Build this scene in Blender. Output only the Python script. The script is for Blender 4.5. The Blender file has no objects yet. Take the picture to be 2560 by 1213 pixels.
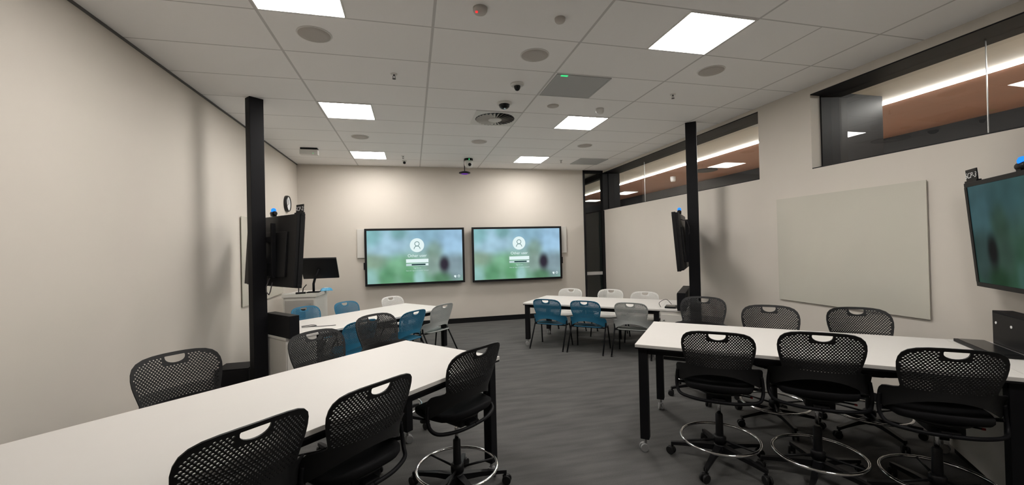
import bpy, bmesh, math, random
from mathutils import Vector, Matrix, geometry, noise
PI = math.pi
random.seed(4)
S = bpy.context.scene
COL = S.collection

# ------------------------------------------------------------------ camera, world, exposure
CAM_F = 1019.8 / 2560.0
YAW, PITCH, ROLL = 0.239861, 0.00776524, -0.0240929
def make_camera():
    cd = bpy.data.cameras.new('camera')
    cd.sensor_fit = 'HORIZONTAL'; cd.sensor_width = 36.0; cd.lens = 36.0 * CAM_F
    cd.clip_start = 0.05; cd.clip_end = 100
    cam = bpy.data.objects.new('camera', cd); COL.objects.link(cam)
    f = Vector((math.sin(YAW)*math.cos(PITCH), math.cos(YAW)*math.cos(PITCH), math.sin(PITCH)))
    r = Vector((math.cos(YAW), -math.sin(YAW), 0)); u = r.cross(f)
    r2 = r*math.cos(ROLL) + u*math.sin(ROLL); u2 = u*math.cos(ROLL) - r*math.sin(ROLL)
    m = Matrix((( r2.x, u2.x, -f.x), (r2.y, u2.y, -f.y), (r2.z, u2.z, -f.z))).to_4x4()
    m.translation = (0, 0, 1.7)
    cam.matrix_world = m
    S.camera = cam
make_camera()
w = bpy.data.worlds.new('world'); S.world = w; w.use_nodes = True
w.node_tree.nodes['Background'].inputs[0].default_value = (0.5, 0.5, 0.52, 1)
w.node_tree.nodes['Background'].inputs[1].default_value = 0.05
S.view_settings.view_transform = 'Standard'; S.view_settings.look = 'None'
S.view_settings.gamma = 1; S.view_settings.use_curve_mapping = False
S.view_settings.exposure = 0.0
LAMP = 36.0          # ceiling panel emission
STRIP = 85.0         # corridor LED strip emission

# ------------------------------------------------------------------ dimensions
XL, XR, YB, YN, ZC = -2.263, 4.55, 9.14, -3.2, 3.4765
GX, GY, GC = -1.0759, 2.6863, 0.6375      # ceiling grid origin and module

# ------------------------------------------------------------------ materials
def sock(n, *names):
    for k in names:
        if k in n.inputs: return n.inputs[k]
def pmat(name, col, rough=0.5, metal=0.0, spec=0.5, noise_amt=0.0, noise_scale=40, bump=0.0, bump_scale=200, coat=0.0, trans=0.0, ior=1.45):
    m = bpy.data.materials.new(name); m.use_nodes = True
    nt = m.node_tree; b = nt.nodes['Principled BSDF']
    b.inputs['Base Color'].default_value = (*col, 1)
    b.inputs['Roughness'].default_value = rough; b.inputs['Metallic'].default_value = metal
    b.inputs['Specular IOR Level'].default_value = spec; b.inputs['IOR'].default_value = ior
    b.inputs['Coat Weight'].default_value = coat
    b.inputs['Transmission Weight'].default_value = trans
    tc = nt.nodes.new('ShaderNodeTexCoord')
    if noise_amt > 0:
        n = nt.nodes.new('ShaderNodeTexNoise'); n.inputs['Scale'].default_value = noise_scale; n.inputs['Detail'].default_value = 4
        nt.links.new(tc.outputs['Object'], n.inputs['Vector'])
        mx = nt.nodes.new('ShaderNodeMix'); mx.data_type = 'RGBA'
        mx.inputs[6].default_value = (*[c*(1-noise_amt) for c in col], 1); mx.inputs[7].default_value = (*[min(1, c*(1+noise_amt)) for c in col], 1)
        nt.links.new(n.outputs['Fac'], mx.inputs[0]); nt.links.new(mx.outputs[2], b.inputs['Base Color'])
    if bump > 0:
        n2 = nt.nodes.new('ShaderNodeTexNoise'); n2.inputs['Scale'].default_value = bump_scale; n2.inputs['Detail'].default_value = 3
        nt.links.new(tc.outputs['Object'], n2.inputs['Vector'])
        bp = nt.nodes.new('ShaderNodeBump'); bp.inputs['Strength'].default_value = bump; bp.inputs['Distance'].default_value = 0.002
        nt.links.new(n2.outputs['Fac'], bp.inputs['Height']); nt.links.new(bp.outputs[0], b.inputs['Normal'])
    return m
def emat(name, col, s):
    m = bpy.data.materials.new(name); m.use_nodes = True
    nt = m.node_tree; nt.nodes.clear()
    o = nt.nodes.new('ShaderNodeOutputMaterial'); e = nt.nodes.new('ShaderNodeEmission')
    e.inputs[0].default_value = (*col, 1); e.inputs[1].default_value = s
    nt.links.new(e.outputs[0], o.inputs[0]); return m

M = {}
M['wall'] = pmat('wall_paint', (0.63, 0.585, 0.525), 0.75, spec=0.25, noise_amt=0.02, noise_scale=3, bump=0.15, bump_scale=300)
M['white_trim'] = pmat('white_trim', (0.62, 0.60, 0.57), 0.5)
M['black_frame'] = pmat('black_window_frame', (0.010, 0.010, 0.011), 0.55, spec=0.25)
M['black_metal'] = pmat('black_powder_coat', (0.006, 0.006, 0.0075), 0.55, spec=0.22)
M['black_plastic'] = pmat('black_plastic', (0.007, 0.007, 0.008), 0.42, spec=0.3)
M['chair_black'] = pmat('black_polypropylene', (0.013, 0.013, 0.0135), 0.5, spec=0.35, bump=0.1, bump_scale=500)
M['chair_blue'] = pmat('blue_polypropylene', (0.022, 0.15, 0.26), 0.45, spec=0.4)
M['chair_white'] = pmat('white_polypropylene', (0.70, 0.69, 0.66), 0.5, spec=0.4)
M['chair_grey'] = pmat('grey_polypropylene', (0.40, 0.42, 0.41), 0.5, spec=0.4)
M['fabric_black'] = pmat('black_seat_fabric', (0.010, 0.010, 0.011), 0.9, spec=0.15, noise_amt=0.4, noise_scale=300, bump=0.4, bump_scale=900)
M['chrome'] = pmat('chrome', (0.75, 0.75, 0.75), 0.12, metal=1.0)
M['steel'] = pmat('brushed_steel', (0.5, 0.5, 0.5), 0.3, metal=1.0)
M['laminate'] = pmat('white_laminate', (0.655, 0.635, 0.605), 0.5, spec=0.3, noise_amt=0.01, noise_scale=8)
M['cabinet'] = pmat('cabinet_white', (0.62, 0.60, 0.56), 0.45)
M['lectern_grey'] = pmat('lectern_grey', (0.40, 0.38, 0.35), 0.5)
M['wheel_grey'] = pmat('caster_grey', (0.28, 0.28, 0.28), 0.4)
M['red'] = pmat('red_lever', (0.30, 0.012, 0.01), 0.4)
M['white_plastic'] = pmat('white_plastic', (0.72, 0.71, 0.68), 0.4)
M['grille_grey'] = pmat('speaker_grille', (0.50, 0.47, 0.44), 0.7, noise_amt=0.15, noise_scale=400)
M['dark_glass'] = pmat('dark_screen_glass', (0.005, 0.006, 0.007), 0.2, spec=0.4)
M['clock_face'] = pmat('clock_face', (0.72, 0.74, 0.75), 0.35)
M['wipes_blue'] = pmat('blue_packet', (0.05, 0.35, 0.6), 0.35, noise_amt=0.5, noise_scale=30)
M['cable'] = pmat('cable_rubber', (0.05, 0.045, 0.05), 0.5)
M['brown'] = pmat('copper_brown_ceiling', (0.40, 0.20, 0.13), 0.6, noise_amt=0.1, noise_scale=2)
M['corr_beige'] = pmat('corridor_beige', (0.80, 0.73, 0.63), 0.7)
M['corr_dark'] = pmat('corridor_dark', (0.010, 0.010, 0.011), 0.5, spec=0.3)
M['corr_floor'] = pmat('corridor_floor', (0.62, 0.60, 0.56), 0.6)
M['door_glass'] = pmat('door_frosted_glass', (0.045, 0.058, 0.055), 0.3, spec=0.4)
M['plate_white'] = pmat('door_rail_white', (0.50, 0.49, 0.47), 0.4)
M['lamp'] = emat('lamp_panel', (1.0, 0.955, 0.91), LAMP)
M['strip'] = emat('led_strip', (1.0, 0.96, 0.93), STRIP)
M['corr_lamp'] = emat('corridor_lamp', (1.0, 0.88, 0.74), 1000.0)  # glow of the added fill lights in the corridor
M['led_green'] = emat('green_led', (0.08, 0.9, 0.3), 0.9)
M['led_red'] = emat('red_led', (1.0, 0.05, 0.05), 1.0)
M['led_blue'] = emat('blue_led', (0.02, 0.22, 1.0), 1.6)
M['led_purple'] = emat('purple_led', (0.25, 0.08, 0.55), 0.5)
M['ui_white'] = emat('ui_white', (0.85, 1.0, 1.0), 0.92)
M['ui_dim'] = emat('ui_dim', (0.62, 0.80, 0.80), 0.85)
M['ui_line'] = emat('ui_line', (0.10, 0.22, 0.22), 0.8)
M['ui_dark'] = emat('ui_dark', (0.02, 0.06, 0.06), 0.8)
M['label_white'] = pmat('label_white', (0.75, 0.75, 0.75), 0.5)
M['ring_black'] = pmat('clock_rim', (0.014, 0.014, 0.015), 0.3)
M['blade'] = pmat('diffuser_blade', (0.55, 0.54, 0.51), 0.5)

def glass_mat(name, col, fac_boost=1.0):
    m = bpy.data.materials.new(name); m.use_nodes = True
    nt = m.node_tree; nt.nodes.clear()
    o = nt.nodes.new('ShaderNodeOutputMaterial'); t = nt.nodes.new('ShaderNodeBsdfTransparent'); g = nt.nodes.new('ShaderNodeBsdfGlossy')
    t.inputs[0].default_value = (*col, 1); g.inputs['Roughness'].default_value = 0.0
    fr = nt.nodes.new('ShaderNodeFresnel'); fr.inputs[0].default_value = 1.5
    mu = nt.nodes.new('ShaderNodeMath'); mu.operation = 'MULTIPLY'; mu.inputs[1].default_value = fac_boost; mu.use_clamp = True
    mx = nt.nodes.new('ShaderNodeMixShader')
    ge = nt.nodes.new('ShaderNodeNewGeometry'); inv = nt.nodes.new('ShaderNodeMath'); inv.operation = 'SUBTRACT'; inv.inputs[0].default_value = 1.0
    ml = nt.nodes.new('ShaderNodeMath'); ml.operation = 'MULTIPLY'
    nt.links.new(ge.outputs['Backfacing'], inv.inputs[1]); nt.links.new(inv.outputs[0], ml.inputs[0]); nt.links.new(fr.outputs[0], ml.inputs[1])
    nt.links.new(ml.outputs[0], mu.inputs[0]); nt.links.new(mu.outputs[0], mx.inputs[0])
    nt.links.new(t.outputs[0], mx.inputs[1]); nt.links.new(g.outputs[0], mx.inputs[2]); nt.links.new(mx.outputs[0], o.inputs[0])
    return m
M['glass'] = glass_mat('window_glass', (0.93, 0.95, 0.94), 1.6)
M['board'] = pmat('glass_board', (0.555, 0.535, 0.465), 0.06, spec=0.5)

# floor: charcoal carpet with faint streaks
def carpet():
    m = pmat('charcoal_carpet', (0.06, 0.06, 0.062), 0.95, spec=0.1)
    nt = m.node_tree; b = nt.nodes['Principled BSDF']; tc = nt.nodes.new('ShaderNodeTexCoord')
    mp = nt.nodes.new('ShaderNodeMapping'); mp.inputs['Scale'].default_value = (1.2, 7, 1)
    mp.inputs['Rotation'].default_value = (0, 0, 0.05)
    n = nt.nodes.new('ShaderNodeTexNoise'); n.inputs['Scale'].default_value = 1.6; n.inputs['Detail'].default_value = 5
    n2 = nt.nodes.new('ShaderNodeTexNoise'); n2.inputs['Scale'].default_value = 160; n2.inputs['Detail'].default_value = 3
    nt.links.new(tc.outputs['Object'], mp.inputs[0]); nt.links.new(mp.outputs[0], n.inputs['Vector']); nt.links.new(tc.outputs['Object'], n2.inputs['Vector'])
    a = nt.nodes.new('ShaderNodeMath'); a.operation = 'MULTIPLY_ADD'; a.inputs[1].default_value = 0.6
    nt.links.new(n2.outputs['Fac'], a.inputs[0]); nt.links.new(n.outputs['Fac'], a.inputs[2])
    cr = nt.nodes.new('ShaderNodeValToRGB'); cr.color_ramp.elements[0].position = 0.55; cr.color_ramp.elements[1].position = 1.05
    cr.color_ramp.elements[0].color = (0.078, 0.077, 0.076, 1); cr.color_ramp.elements[1].color = (0.118, 0.116, 0.113, 1)
    nt.links.new(a.outputs[0], cr.inputs[0]); nt.links.new(cr.outputs[0], b.inputs['Base Color'])
    bp = nt.nodes.new('ShaderNodeBump'); bp.inputs['Strength'].default_value = 0.5; bp.inputs['Distance'].default_value = 0.003
    nt.links.new(n2.outputs['Fac'], bp.inputs['Height']); nt.links.new(bp.outputs[0], b.inputs['Normal'])
    return m
M['carpet'] = carpet()

# ceiling tiles: grid lines computed in object space
def ceiling_mat():
    m = pmat('ceiling_tiles', (0.93, 0.92, 0.91), 0.85, spec=0.2)
    nt = m.node_tree; b = nt.nodes['Principled BSDF']; tc = nt.nodes.new('ShaderNodeTexCoord')
    sp = nt.nodes.new('ShaderNodeSeparateXYZ'); nt.links.new(tc.outputs['Object'], sp.inputs[0])
    def math_(op, a, bb=None, c=None):
        n = nt.nodes.new('ShaderNodeMath'); n.operation = op
        for i, v in enumerate((a, bb, c)):
            if v is None: continue
            if isinstance(v, (int, float)): n.inputs[i].default_value = v
            else: nt.links.new(v, n.inputs[i])
        return n.outputs[0]
    def line(src, off, pitch, wd):
        p = math_('PINGPONG', math_('SUBTRACT', src, off), pitch/2)
        return math_('LESS_THAN', p, wd/2)
    def seg(src, a, bb):
        return math_('MULTIPLY', math_('GREATER_THAN', src, a), math_('LESS_THAN', src, bb))
    X, Y = sp.outputs[0], sp.outputs[1]
    lx = line(X, GX, 2*GC, 0.022); ly = line(Y, GY, GC, 0.014)
    sx = math_('MULTIPLY', line(X, GX+GC, 2*GC, 0.016), math_('GREATER_THAN', X, GX+6.5*GC))
    sx = math_('MULTIPLY', sx, seg(Y, GY, GY+GC*1.0))
    tot = math_('MAXIMUM', math_('MAXIMUM', lx, ly), sx)
    nz = nt.nodes.new('ShaderNodeTexNoise'); nz.inputs['Scale'].default_value = 3; nt.links.new(tc.outputs['Object'], nz.inputs['Vector'])
    mx = nt.nodes.new('ShaderNodeMix'); mx.data_type = 'RGBA'
    mx.inputs[6].default_value = (0.93, 0.92, 0.91, 1); mx.inputs[7].default_value = (0.62, 0.61, 0.60, 1)
    nt.links.new(tot, mx.inputs[0]); nt.links.new(mx.outputs[2], b.inputs['Base Color'])
    n2 = nt.nodes.new('ShaderNodeTexNoise'); n2.inputs['Scale'].default_value = 250; nt.links.new(tc.outputs['Object'], n2.inputs['Vector'])
    h = math_('SUBTRACT', math_('MULTIPLY', n2.outputs['Fac'], 0.15), tot)
    bp = nt.nodes.new('ShaderNodeBump'); bp.inputs['Strength'].default_value = 0.25; bp.inputs['Distance'].default_value = 0.003
    nt.links.new(h, bp.inputs['Height']); nt.links.new(bp.outputs[0], b.inputs['Normal'])
    return m
M['ceiling'] = ceiling_mat()

# the picture shown on the displays: out-of-focus garden photo
def screen_mat(name, strength, dim=(1, 1, 1)):
    m = bpy.data.materials.new(name); m.use_nodes = True
    nt = m.node_tree; nt.nodes.clear()
    o = nt.nodes.new('ShaderNodeOutputMaterial'); e = nt.nodes.new('ShaderNodeEmission'); e.inputs[1].default_value = strength
    gl = nt.nodes.new('ShaderNodeBsdfGlossy'); gl.inputs['Roughness'].default_value = 0.15; gl.inputs[0].default_value = (0.03, 0.03, 0.03, 1)
    ad = nt.nodes.new('ShaderNodeAddShader')
    tc = nt.nodes.new('ShaderNodeTexCoord'); sp = nt.nodes.new('ShaderNodeSeparateXYZ'); nt.links.new(tc.outputs['Generated'], sp.inputs[0])
    cb = nt.nodes.new('ShaderNodeCombineXYZ')
    mxx = nt.nodes.new('ShaderNodeMath'); mxx.operation = 'MULTIPLY'; mxx.inputs[1].default_value = 1.78
    nt.links.new(sp.outputs[0], mxx.inputs[0]); nt.links.new(mxx.outputs[0], cb.inputs[0]); nt.links.new(sp.outputs[2], cb.inputs[1])
    cur = None
    def mix(fac, a, c):
        n = nt.nodes.new('ShaderNodeMix'); n.data_type = 'RGBA'
        if isinstance(fac, float): n.inputs[0].default_value = fac
        else: nt.links.new(fac, n.inputs[0])
        if isinstance(a, tuple): n.inputs[6].default_value = (*a, 1)
        else: nt.links.new(a, n.inputs[6])
        n.inputs[7].default_value = (*c, 1)
        return n.outputs[2]
    ramp = nt.nodes.new('ShaderNodeValToRGB'); nt.links.new(sp.outputs[2], ramp.inputs[0])
    ce = ramp.color_ramp.elements
    ce[0].position = 0.0; ce[0].color = (0.20, 0.42, 0.29, 1); ce[1].position = 1.0; ce[1].color = (0.30, 0.52, 0.60, 1)
    k = ce.new(0.45); k.color = (0.26, 0.42, 0.36, 1); k = ce.new(0.72); k.color = (0.37, 0.57, 0.64, 1)
    cur = ramp.outputs[0]
    def blob(cx, cy, rx, ry, col, amt, base):
        a = nt.nodes.new('ShaderNodeVectorMath'); a.operation = 'SUBTRACT'; nt.links.new(cb.outputs[0], a.inputs[0]); a.inputs[1].default_value = (cx*1.78, cy, 0)
        d = nt.nodes.new('ShaderNodeVectorMath'); d.operation = 'DIVIDE'; nt.links.new(a.outputs[0], d.inputs[0]); d.inputs[1].default_value = (rx*1.78, ry, 1)
        l = nt.nodes.new('ShaderNodeVectorMath'); l.operation = 'LENGTH'; nt.links.new(d.outputs[0], l.inputs[0])
        mr = nt.nodes.new('ShaderNodeMapRange'); mr.interpolation_type = 'SMOOTHERSTEP'
        mr.inputs[1].default_value = 0.2; mr.inputs[2].default_value = 1.1; mr.inputs[3].default_value = amt; mr.inputs[4].default_value = 0.0
        nt.links.new(l.outputs['Value'], mr.inputs[0]); return mix(mr.outputs[0], base, col)
    for a in ((0.22, 0.70, 0.30, 0.40, (0.36, 0.56, 0.70), 0.8), (0.90, 0.78, 0.30, 0.55, (0.34, 0.55, 0.76), 0.85), (0.60, 0.88, 0.26, 0.34, (0.24, 0.42, 0.54), 0.8),
              (0.04, 0.90, 0.16, 0.30, (0.20, 0.46, 0.46), 0.7), (0.32, 0.95, 0.12, 0.20, (0.15, 0.36, 0.34), 0.65), (0.06, 0.42, 0.26, 0.20, (0.25, 0.36, 0.26), 0.8),
              (0.34, 0.30, 0.26, 0.36, (0.18, 0.42, 0.24), 0.85), (0.20, 0.10, 0.13, 0.30, (0.09, 0.27, 0.13), 0.8), (0.42, 0.10, 0.12, 0.28, (0.11, 0.32, 0.15), 0.8),
              (0.53, 0.08, 0.08, 0.22, (0.36, 0.60, 0.60), 0.8), (0.70, 0.60, 0.13, 0.28, (0.17, 0.26, 0.17), 0.7), (0.92, 0.25, 0.22, 0.40, (0.22, 0.30, 0.35), 0.9), (0.70, 0.30, 0.16, 0.30, (0.25, 0.33, 0.31), 0.7),
              (0.77, 0.05, 0.16, 0.20, (0.07, 0.18, 0.09), 0.85), (0.02, 0.05, 0.12, 0.3, (0.33, 0.58, 0.58), 0.7), (0.80, 0.33, 0.085, 0.25, (0.03, 0.025, 0.04), 1.0)):
        cur = blob(*a, cur)
    n = nt.nodes.new('ShaderNodeTexNoise'); n.inputs['Scale'].default_value = 4; n.inputs['Detail'].default_value = 1; nt.links.new(cb.outputs[0], n.inputs['Vector'])
    hv = nt.nodes.new('ShaderNodeHueSaturation'); nt.links.new(cur, hv.inputs['Color'])
    mr = nt.nodes.new('ShaderNodeMapRange'); mr.inputs[1].default_value = 0.3; mr.inputs[2].default_value = 0.7; mr.inputs[3].default_value = 0.85; mr.inputs[4].default_value = 1.12
    nt.links.new(n.outputs['Fac'], mr.inputs[0]); nt.links.new(mr.outputs[0], hv.inputs['Value'])
    tint = nt.nodes.new('ShaderNodeMix'); tint.data_type = 'RGBA'; tint.blend_type = 'MULTIPLY'; tint.inputs[0].default_value = 1.0
    nt.links.new(hv.outputs[0], tint.inputs[6]); tint.inputs[7].default_value = (*dim, 1)
    nt.links.new(tint.outputs[2], e.inputs[0]); nt.links.new(e.outputs[0], ad.inputs[0]); nt.links.new(gl.outputs[0], ad.inputs[1]); nt.links.new(ad.outputs[0], o.inputs[0])
    return m
M['screen'] = screen_mat('wall_display_picture', 1.0)
M['screen_dim'] = screen_mat('side_display_picture', 0.30, (0.35, 0.5, 0.42))

# ------------------------------------------------------------------ mesh helpers
class MB:
    def __init__(s): s.bm = bmesh.new()
    def box(s, c, d, rz=0.0, bev=0.0, rot=None):
        r = bmesh.ops.create_cube(s.bm, size=1.0); vs = r['verts']
        mt = Matrix.Translation(c) @ (rot.to_4x4() if rot is not None else Matrix.Rotation(rz, 4, 'Z')) @ Matrix.Diagonal((*d, 1))
        bmesh.ops.transform(s.bm, matrix=mt, verts=vs)
        if bev > 0:
            es = {e for v in vs for e in v.link_edges}
            bmesh.ops.bevel(s.bm, geom=list(es), offset=bev, segments=2, affect='EDGES', profile=0.6)
        return s
    def tube(s, pts, r, seg=10, closed=False, caps=True):
        pts = [Vector(p) for p in pts]; n = len(pts); rings = []
        rr = r if isinstance(r, (list, tuple)) else [r]*n
        ref = None
        for i, p in enumerate(pts):
            if closed: t = (pts[(i+1) % n] - pts[i-1])
            else: t = pts[min(i+1, n-1)] - pts[max(i-1, 0)]
            t.normalize()
            if ref is None: ref = Vector((0, 0, 1)) if abs(t.z) < 0.9 else Vector((1, 0, 0))
            a = (ref - t*ref.dot(t)).normalized(); ref = a; b = t.cross(a)
            rings.append([s.bm.verts.new(p + (a*math.cos(2*PI*k/seg) + b*math.sin(2*PI*k/seg))*rr[i]) for k in range(seg)])
        m = n if closed else n-1
        for i in range(m):
            A, B = rings[i], rings[(i+1) % n]
            for k in range(seg):
                f = s.bm.faces.new((A[k], A[(k+1) % seg], B[(k+1) % seg], B[k])); f.smooth = True
        if not closed and caps:
            s.bm.faces.new(rings[0][::-1]); s.bm.faces.new(rings[-1])
        return s
    def lathe(s, prof, c=(0, 0, 0), seg=24, axis='Z', smooth=True):
        rings = []; c = Vector(c)
        R = {'Z': Matrix.Identity(3), 'X': Matrix.Rotation(PI/2, 3, 'Y'), 'Y': Matrix.Rotation(-PI/2, 3, 'X')}[axis] if isinstance(axis, str) else axis
        for (r, z) in prof:
            rings.append([s.bm.verts.new(c + R @ Vector((r*math.cos(2*PI*k/seg), r*math.sin(2*PI*k/seg), z))) for k in range(seg)])
        for A, B in zip(rings, rings[1:]):
            for k in range(seg):
                f = s.bm.faces.new((A[k], A[(k+1) % seg], B[(k+1) % seg], B[k])); f.smooth = smooth
        s.bm.faces.new(rings[0][::-1]); s.bm.faces.new(rings[-1])
        return s
    def prism(s, poly, z0, z1, M4=None):
        A = [s.bm.verts.new((x, y, z0)) for x, y in poly]; B = [s.bm.verts.new((x, y, z1)) for x, y in poly]
        n = len(poly); s.bm.faces.new(A[::-1]); s.bm.faces.new(B)
        for k in range(n): s.bm.faces.new((A[k], A[(k+1) % n], B[(k+1) % n], B[k]))
        if M4 is not None: bmesh.ops.transform(s.bm, matrix=M4, verts=A+B)
        return s
    def mesh(s, name):
        bmesh.ops.remove_doubles(s.bm, verts=s.bm.verts, dist=1e-6)
        bmesh.ops.recalc_face_normals(s.bm, faces=s.bm.faces)
        me = bpy.data.meshes.new(name); s.bm.to_mesh(me); s.bm.free(); return me
    def build(s, name, mat, parent=None, loc=None, rz=None):
        return link(name, s.mesh(name), mat, parent, loc, rz)
def link(name, me, mat=None, parent=None, loc=None, rz=None):
    o = bpy.data.objects.new(name, me); COL.objects.link(o)
    if mat is not None and not me.materials: me.materials.append(M[mat] if isinstance(mat, str) else mat)
    if parent is not None: o.parent = parent
    if loc is not None: o.location = loc
    if rz is not None: o.rotation_euler = (0, 0, rz)
    return o
def tag(o, label, cat, group=None, kind=None):
    o['label'] = label; o['category'] = cat
    if group: o['group'] = group
    if kind: o['kind'] = kind
    return o
def thing(name, label, cat, loc=(0, 0, 0), rz=0.0, group=None):
    o = bpy.data.objects.new(name, None); COL.objects.link(o); o.empty_display_size = 0.1
    o.location = loc; o.rotation_euler = (0, 0, rz)
    return tag(o, label, cat, group)
def struct(o): o['kind'] = 'structure'; return o
def dup(root, loc, rz, label, group=None):
    r = root.copy(); COL.objects.link(r); r.location = loc; r.rotation_euler = (0, 0, rz); r['label'] = label
    if group: r['group'] = group
    for ch in list(root.children):
        c = ch.copy(); COL.objects.link(c); c.parent = r
        for g in list(ch.children):
            d = g.copy(); COL.objects.link(d); d.parent = c
    return r
def text_part(name, body, size, mat, parent, loc, rot, extrude=0.001, align='CENTER'):
    cu = bpy.data.curves.new(name, 'FONT'); cu.body = body; cu.size = size; cu.extrude = extrude; cu.align_x = align; cu.align_y = 'CENTER'
    t = bpy.data.objects.new(name, cu); COL.objects.link(t)
    dg = bpy.context.evaluated_depsgraph_get(); me = bpy.data.meshes.new_from_object(t.evaluated_get(dg))
    bpy.data.objects.remove(t); me.materials.clear(); me.materials.append(M[mat])
    o = bpy.data.objects.new(name, me); COL.objects.link(o); o.parent = parent; o.location = loc; o.rotation_euler = rot
    return o

# ------------------------------------------------------------------ room shell
T = 0.15
b = MB().box(((XL+XR)/2, (YN+YB)/2, -0.05), (XR-XL+0.3, YB-YN+0.3, 0.1)); struct(b.build('floor', 'carpet'))
# ceiling in object space = world space so the tile grid lands on the lamps
b = MB().box(((XL+XR)/2, (YN+YB)/2, ZC+0.05), (XR-XL+0.3, YB-YN+0.3, 0.1)); struct(b.build('ceiling', 'ceiling'))
struct(MB().box((XL-T/2, (YN+YB)/2, ZC/2), (T, YB-YN, ZC)).build('wall_left', 'wall'))
GX0 = 4.03     # glazed sidelight starts here in the end wall
struct(MB().box(((XL+GX0)/2, YB+T/2, ZC/2), (GX0-XL, T, ZC)).build('wall_back', 'wall'))
struct(MB().box(((XL+XR)/2, YN-T/2, ZC/2), (XR-XL+0.3, T, ZC)).build('wall_front', 'wall'))
WZ0, WZ1, WZ2 = 2.51, 3.385, 3.425
W1Y, W2A, W2B = 3.78, 4.52, 9.12
RT_ = 0.45
b = MB(); xc = XR + RT_/2
b.box((xc, (YN+YB)/2, WZ0/2), (RT_, YB-YN, WZ0))
b.box((xc, (YN+(W1Y+W2A)/2)/2, (WZ1+ZC)/2), (RT_, (W1Y+W2A)/2-YN, ZC-WZ1))
b.box((xc, (YB+(W1Y+W2A)/2)/2, (WZ2+ZC)/2), (RT_, YB-(W1Y+W2A)/2, ZC-WZ2))
ym = (W1Y+W2A)/2
b.box((xc, (W1Y+ym)/2, (WZ0+WZ1)/2), (RT_, ym-W1Y, WZ1-WZ0))
b.box((xc, (W2A+ym)/2, (WZ0+WZ2)/2), (RT_, W2A-ym, WZ2-WZ0))
b.box((xc, (YN-0.8)/2, (WZ0+WZ1)/2), (RT_, -0.8-YN, WZ1-WZ0))
struct(b.build('wall_right', 'wall'))
# baseboards
struct(MB().box((XL+0.008, (YN+YB)/2, 0.055), (0.016, YB-YN, 0.11)).build('baseboard_left', 'black_plastic'))
struct(MB().box(((XL+GX0)/2, YB-0.008, 0.055), (GX0-XL-0.04, 0.016, 0.11)).build('baseboard_back', 'black_plastic'))
struct(MB().box((XR-0.008, (YN+YB)/2, 0.055), (0.016, YB-YN, 0.11)).build('baseboard_right', 'black_plastic'))
# shadow-gap trims where the ceiling meets the walls
struct(MB().box((XL+0.006, (YN+YB)/2, ZC-0.010), (0.012, YB-YN, 0.020)).build('trim_1', pmat('shadow_gap', (0.12, 0.115, 0.11), 0.8)))

XG = 4.83
def window(name, y0, y1, joints, WZ1):
    root = bpy.data.objects.new(name, None); COL.objects.link(root); struct(root)
    f = 0.018; x0, x1 = XR+0.003, XR+0.44; xm, dx = (x0+x1)/2, x1-x0; xj = XR+0.14
    m = MB()
    m.box((xm, (y0+y1)/2, WZ1-0.006), (dx, y1-y0, 0.012)); m.box((xm, (y0+y1)/2, WZ0+0.006), (dx, y1-y0, 0.012))
    m.box(((xj+x1)/2, y0+f/2, (WZ0+WZ1)/2), (x1-xj, f, WZ1-WZ0-0.024)); m.box(((xj+x1)/2, y1-f/2, (WZ0+WZ1)/2), (x1-xj, f, WZ1-WZ0-0.024))
    m.build('window_frame', 'black_frame', root)
    ys = [y0+f] + joints + [y1-f]
    for a, c in zip(ys, ys[1:]):
        MB().box((XG, (a+c)/2, (WZ0+WZ1)/2), (0.010, c-a-0.006, WZ1-WZ0-0.026)).build('window_pane', 'glass', root)
    for j in joints:
        MB().box((XG, j, (WZ0+WZ1)/2), (0.012, 0.005, WZ1-WZ0-0.03)).build('glazing_joint', 'steel', root)
    return root
window('window_1', -0.8, W1Y, [0.9, 2.42], WZ1)
window('window_2', W2A, W2B, [7.74], WZ2)
# corner mullion and sidelight in the back wall
sl = bpy.data.objects.new('window_3', None); COL.objects.link(sl); struct(sl)
f = 0.045
MB().box((GX0+f/2, YB+0.05, ZC/2), (f, 0.14, ZC)).box((XR+0.075, YB+0.05, ZC/2), (0.17, 0.14, ZC)).box(((GX0+XR)/2, YB+0.05, ZC-0.03), (XR-GX0, 0.14, 0.06)).box(((GX0+XR)/2, YB+0.05, 0.03), (XR-GX0, 0.14, 0.06)).build('window_frame', 'black_frame', sl)
MB().box(((GX0+f+XR)/2, YB+0.05, ZC/2), (XR-GX0-f-0.02, 0.010, ZC-0.12)).build('window_pane', 'glass', sl)
MB().box(((GX0+f+XR-0.03)/2, YB+0.035, 0.98), (XR-GX0-f-0.06, 0.02, 0.075)).build('push_bar', 'plate_white', sl)
struct(MB().box((XR-0.02, YB-0.03, 1.25), (0.06, 0.06, 2.5)).build('trim_2', 'black_frame'))

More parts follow.
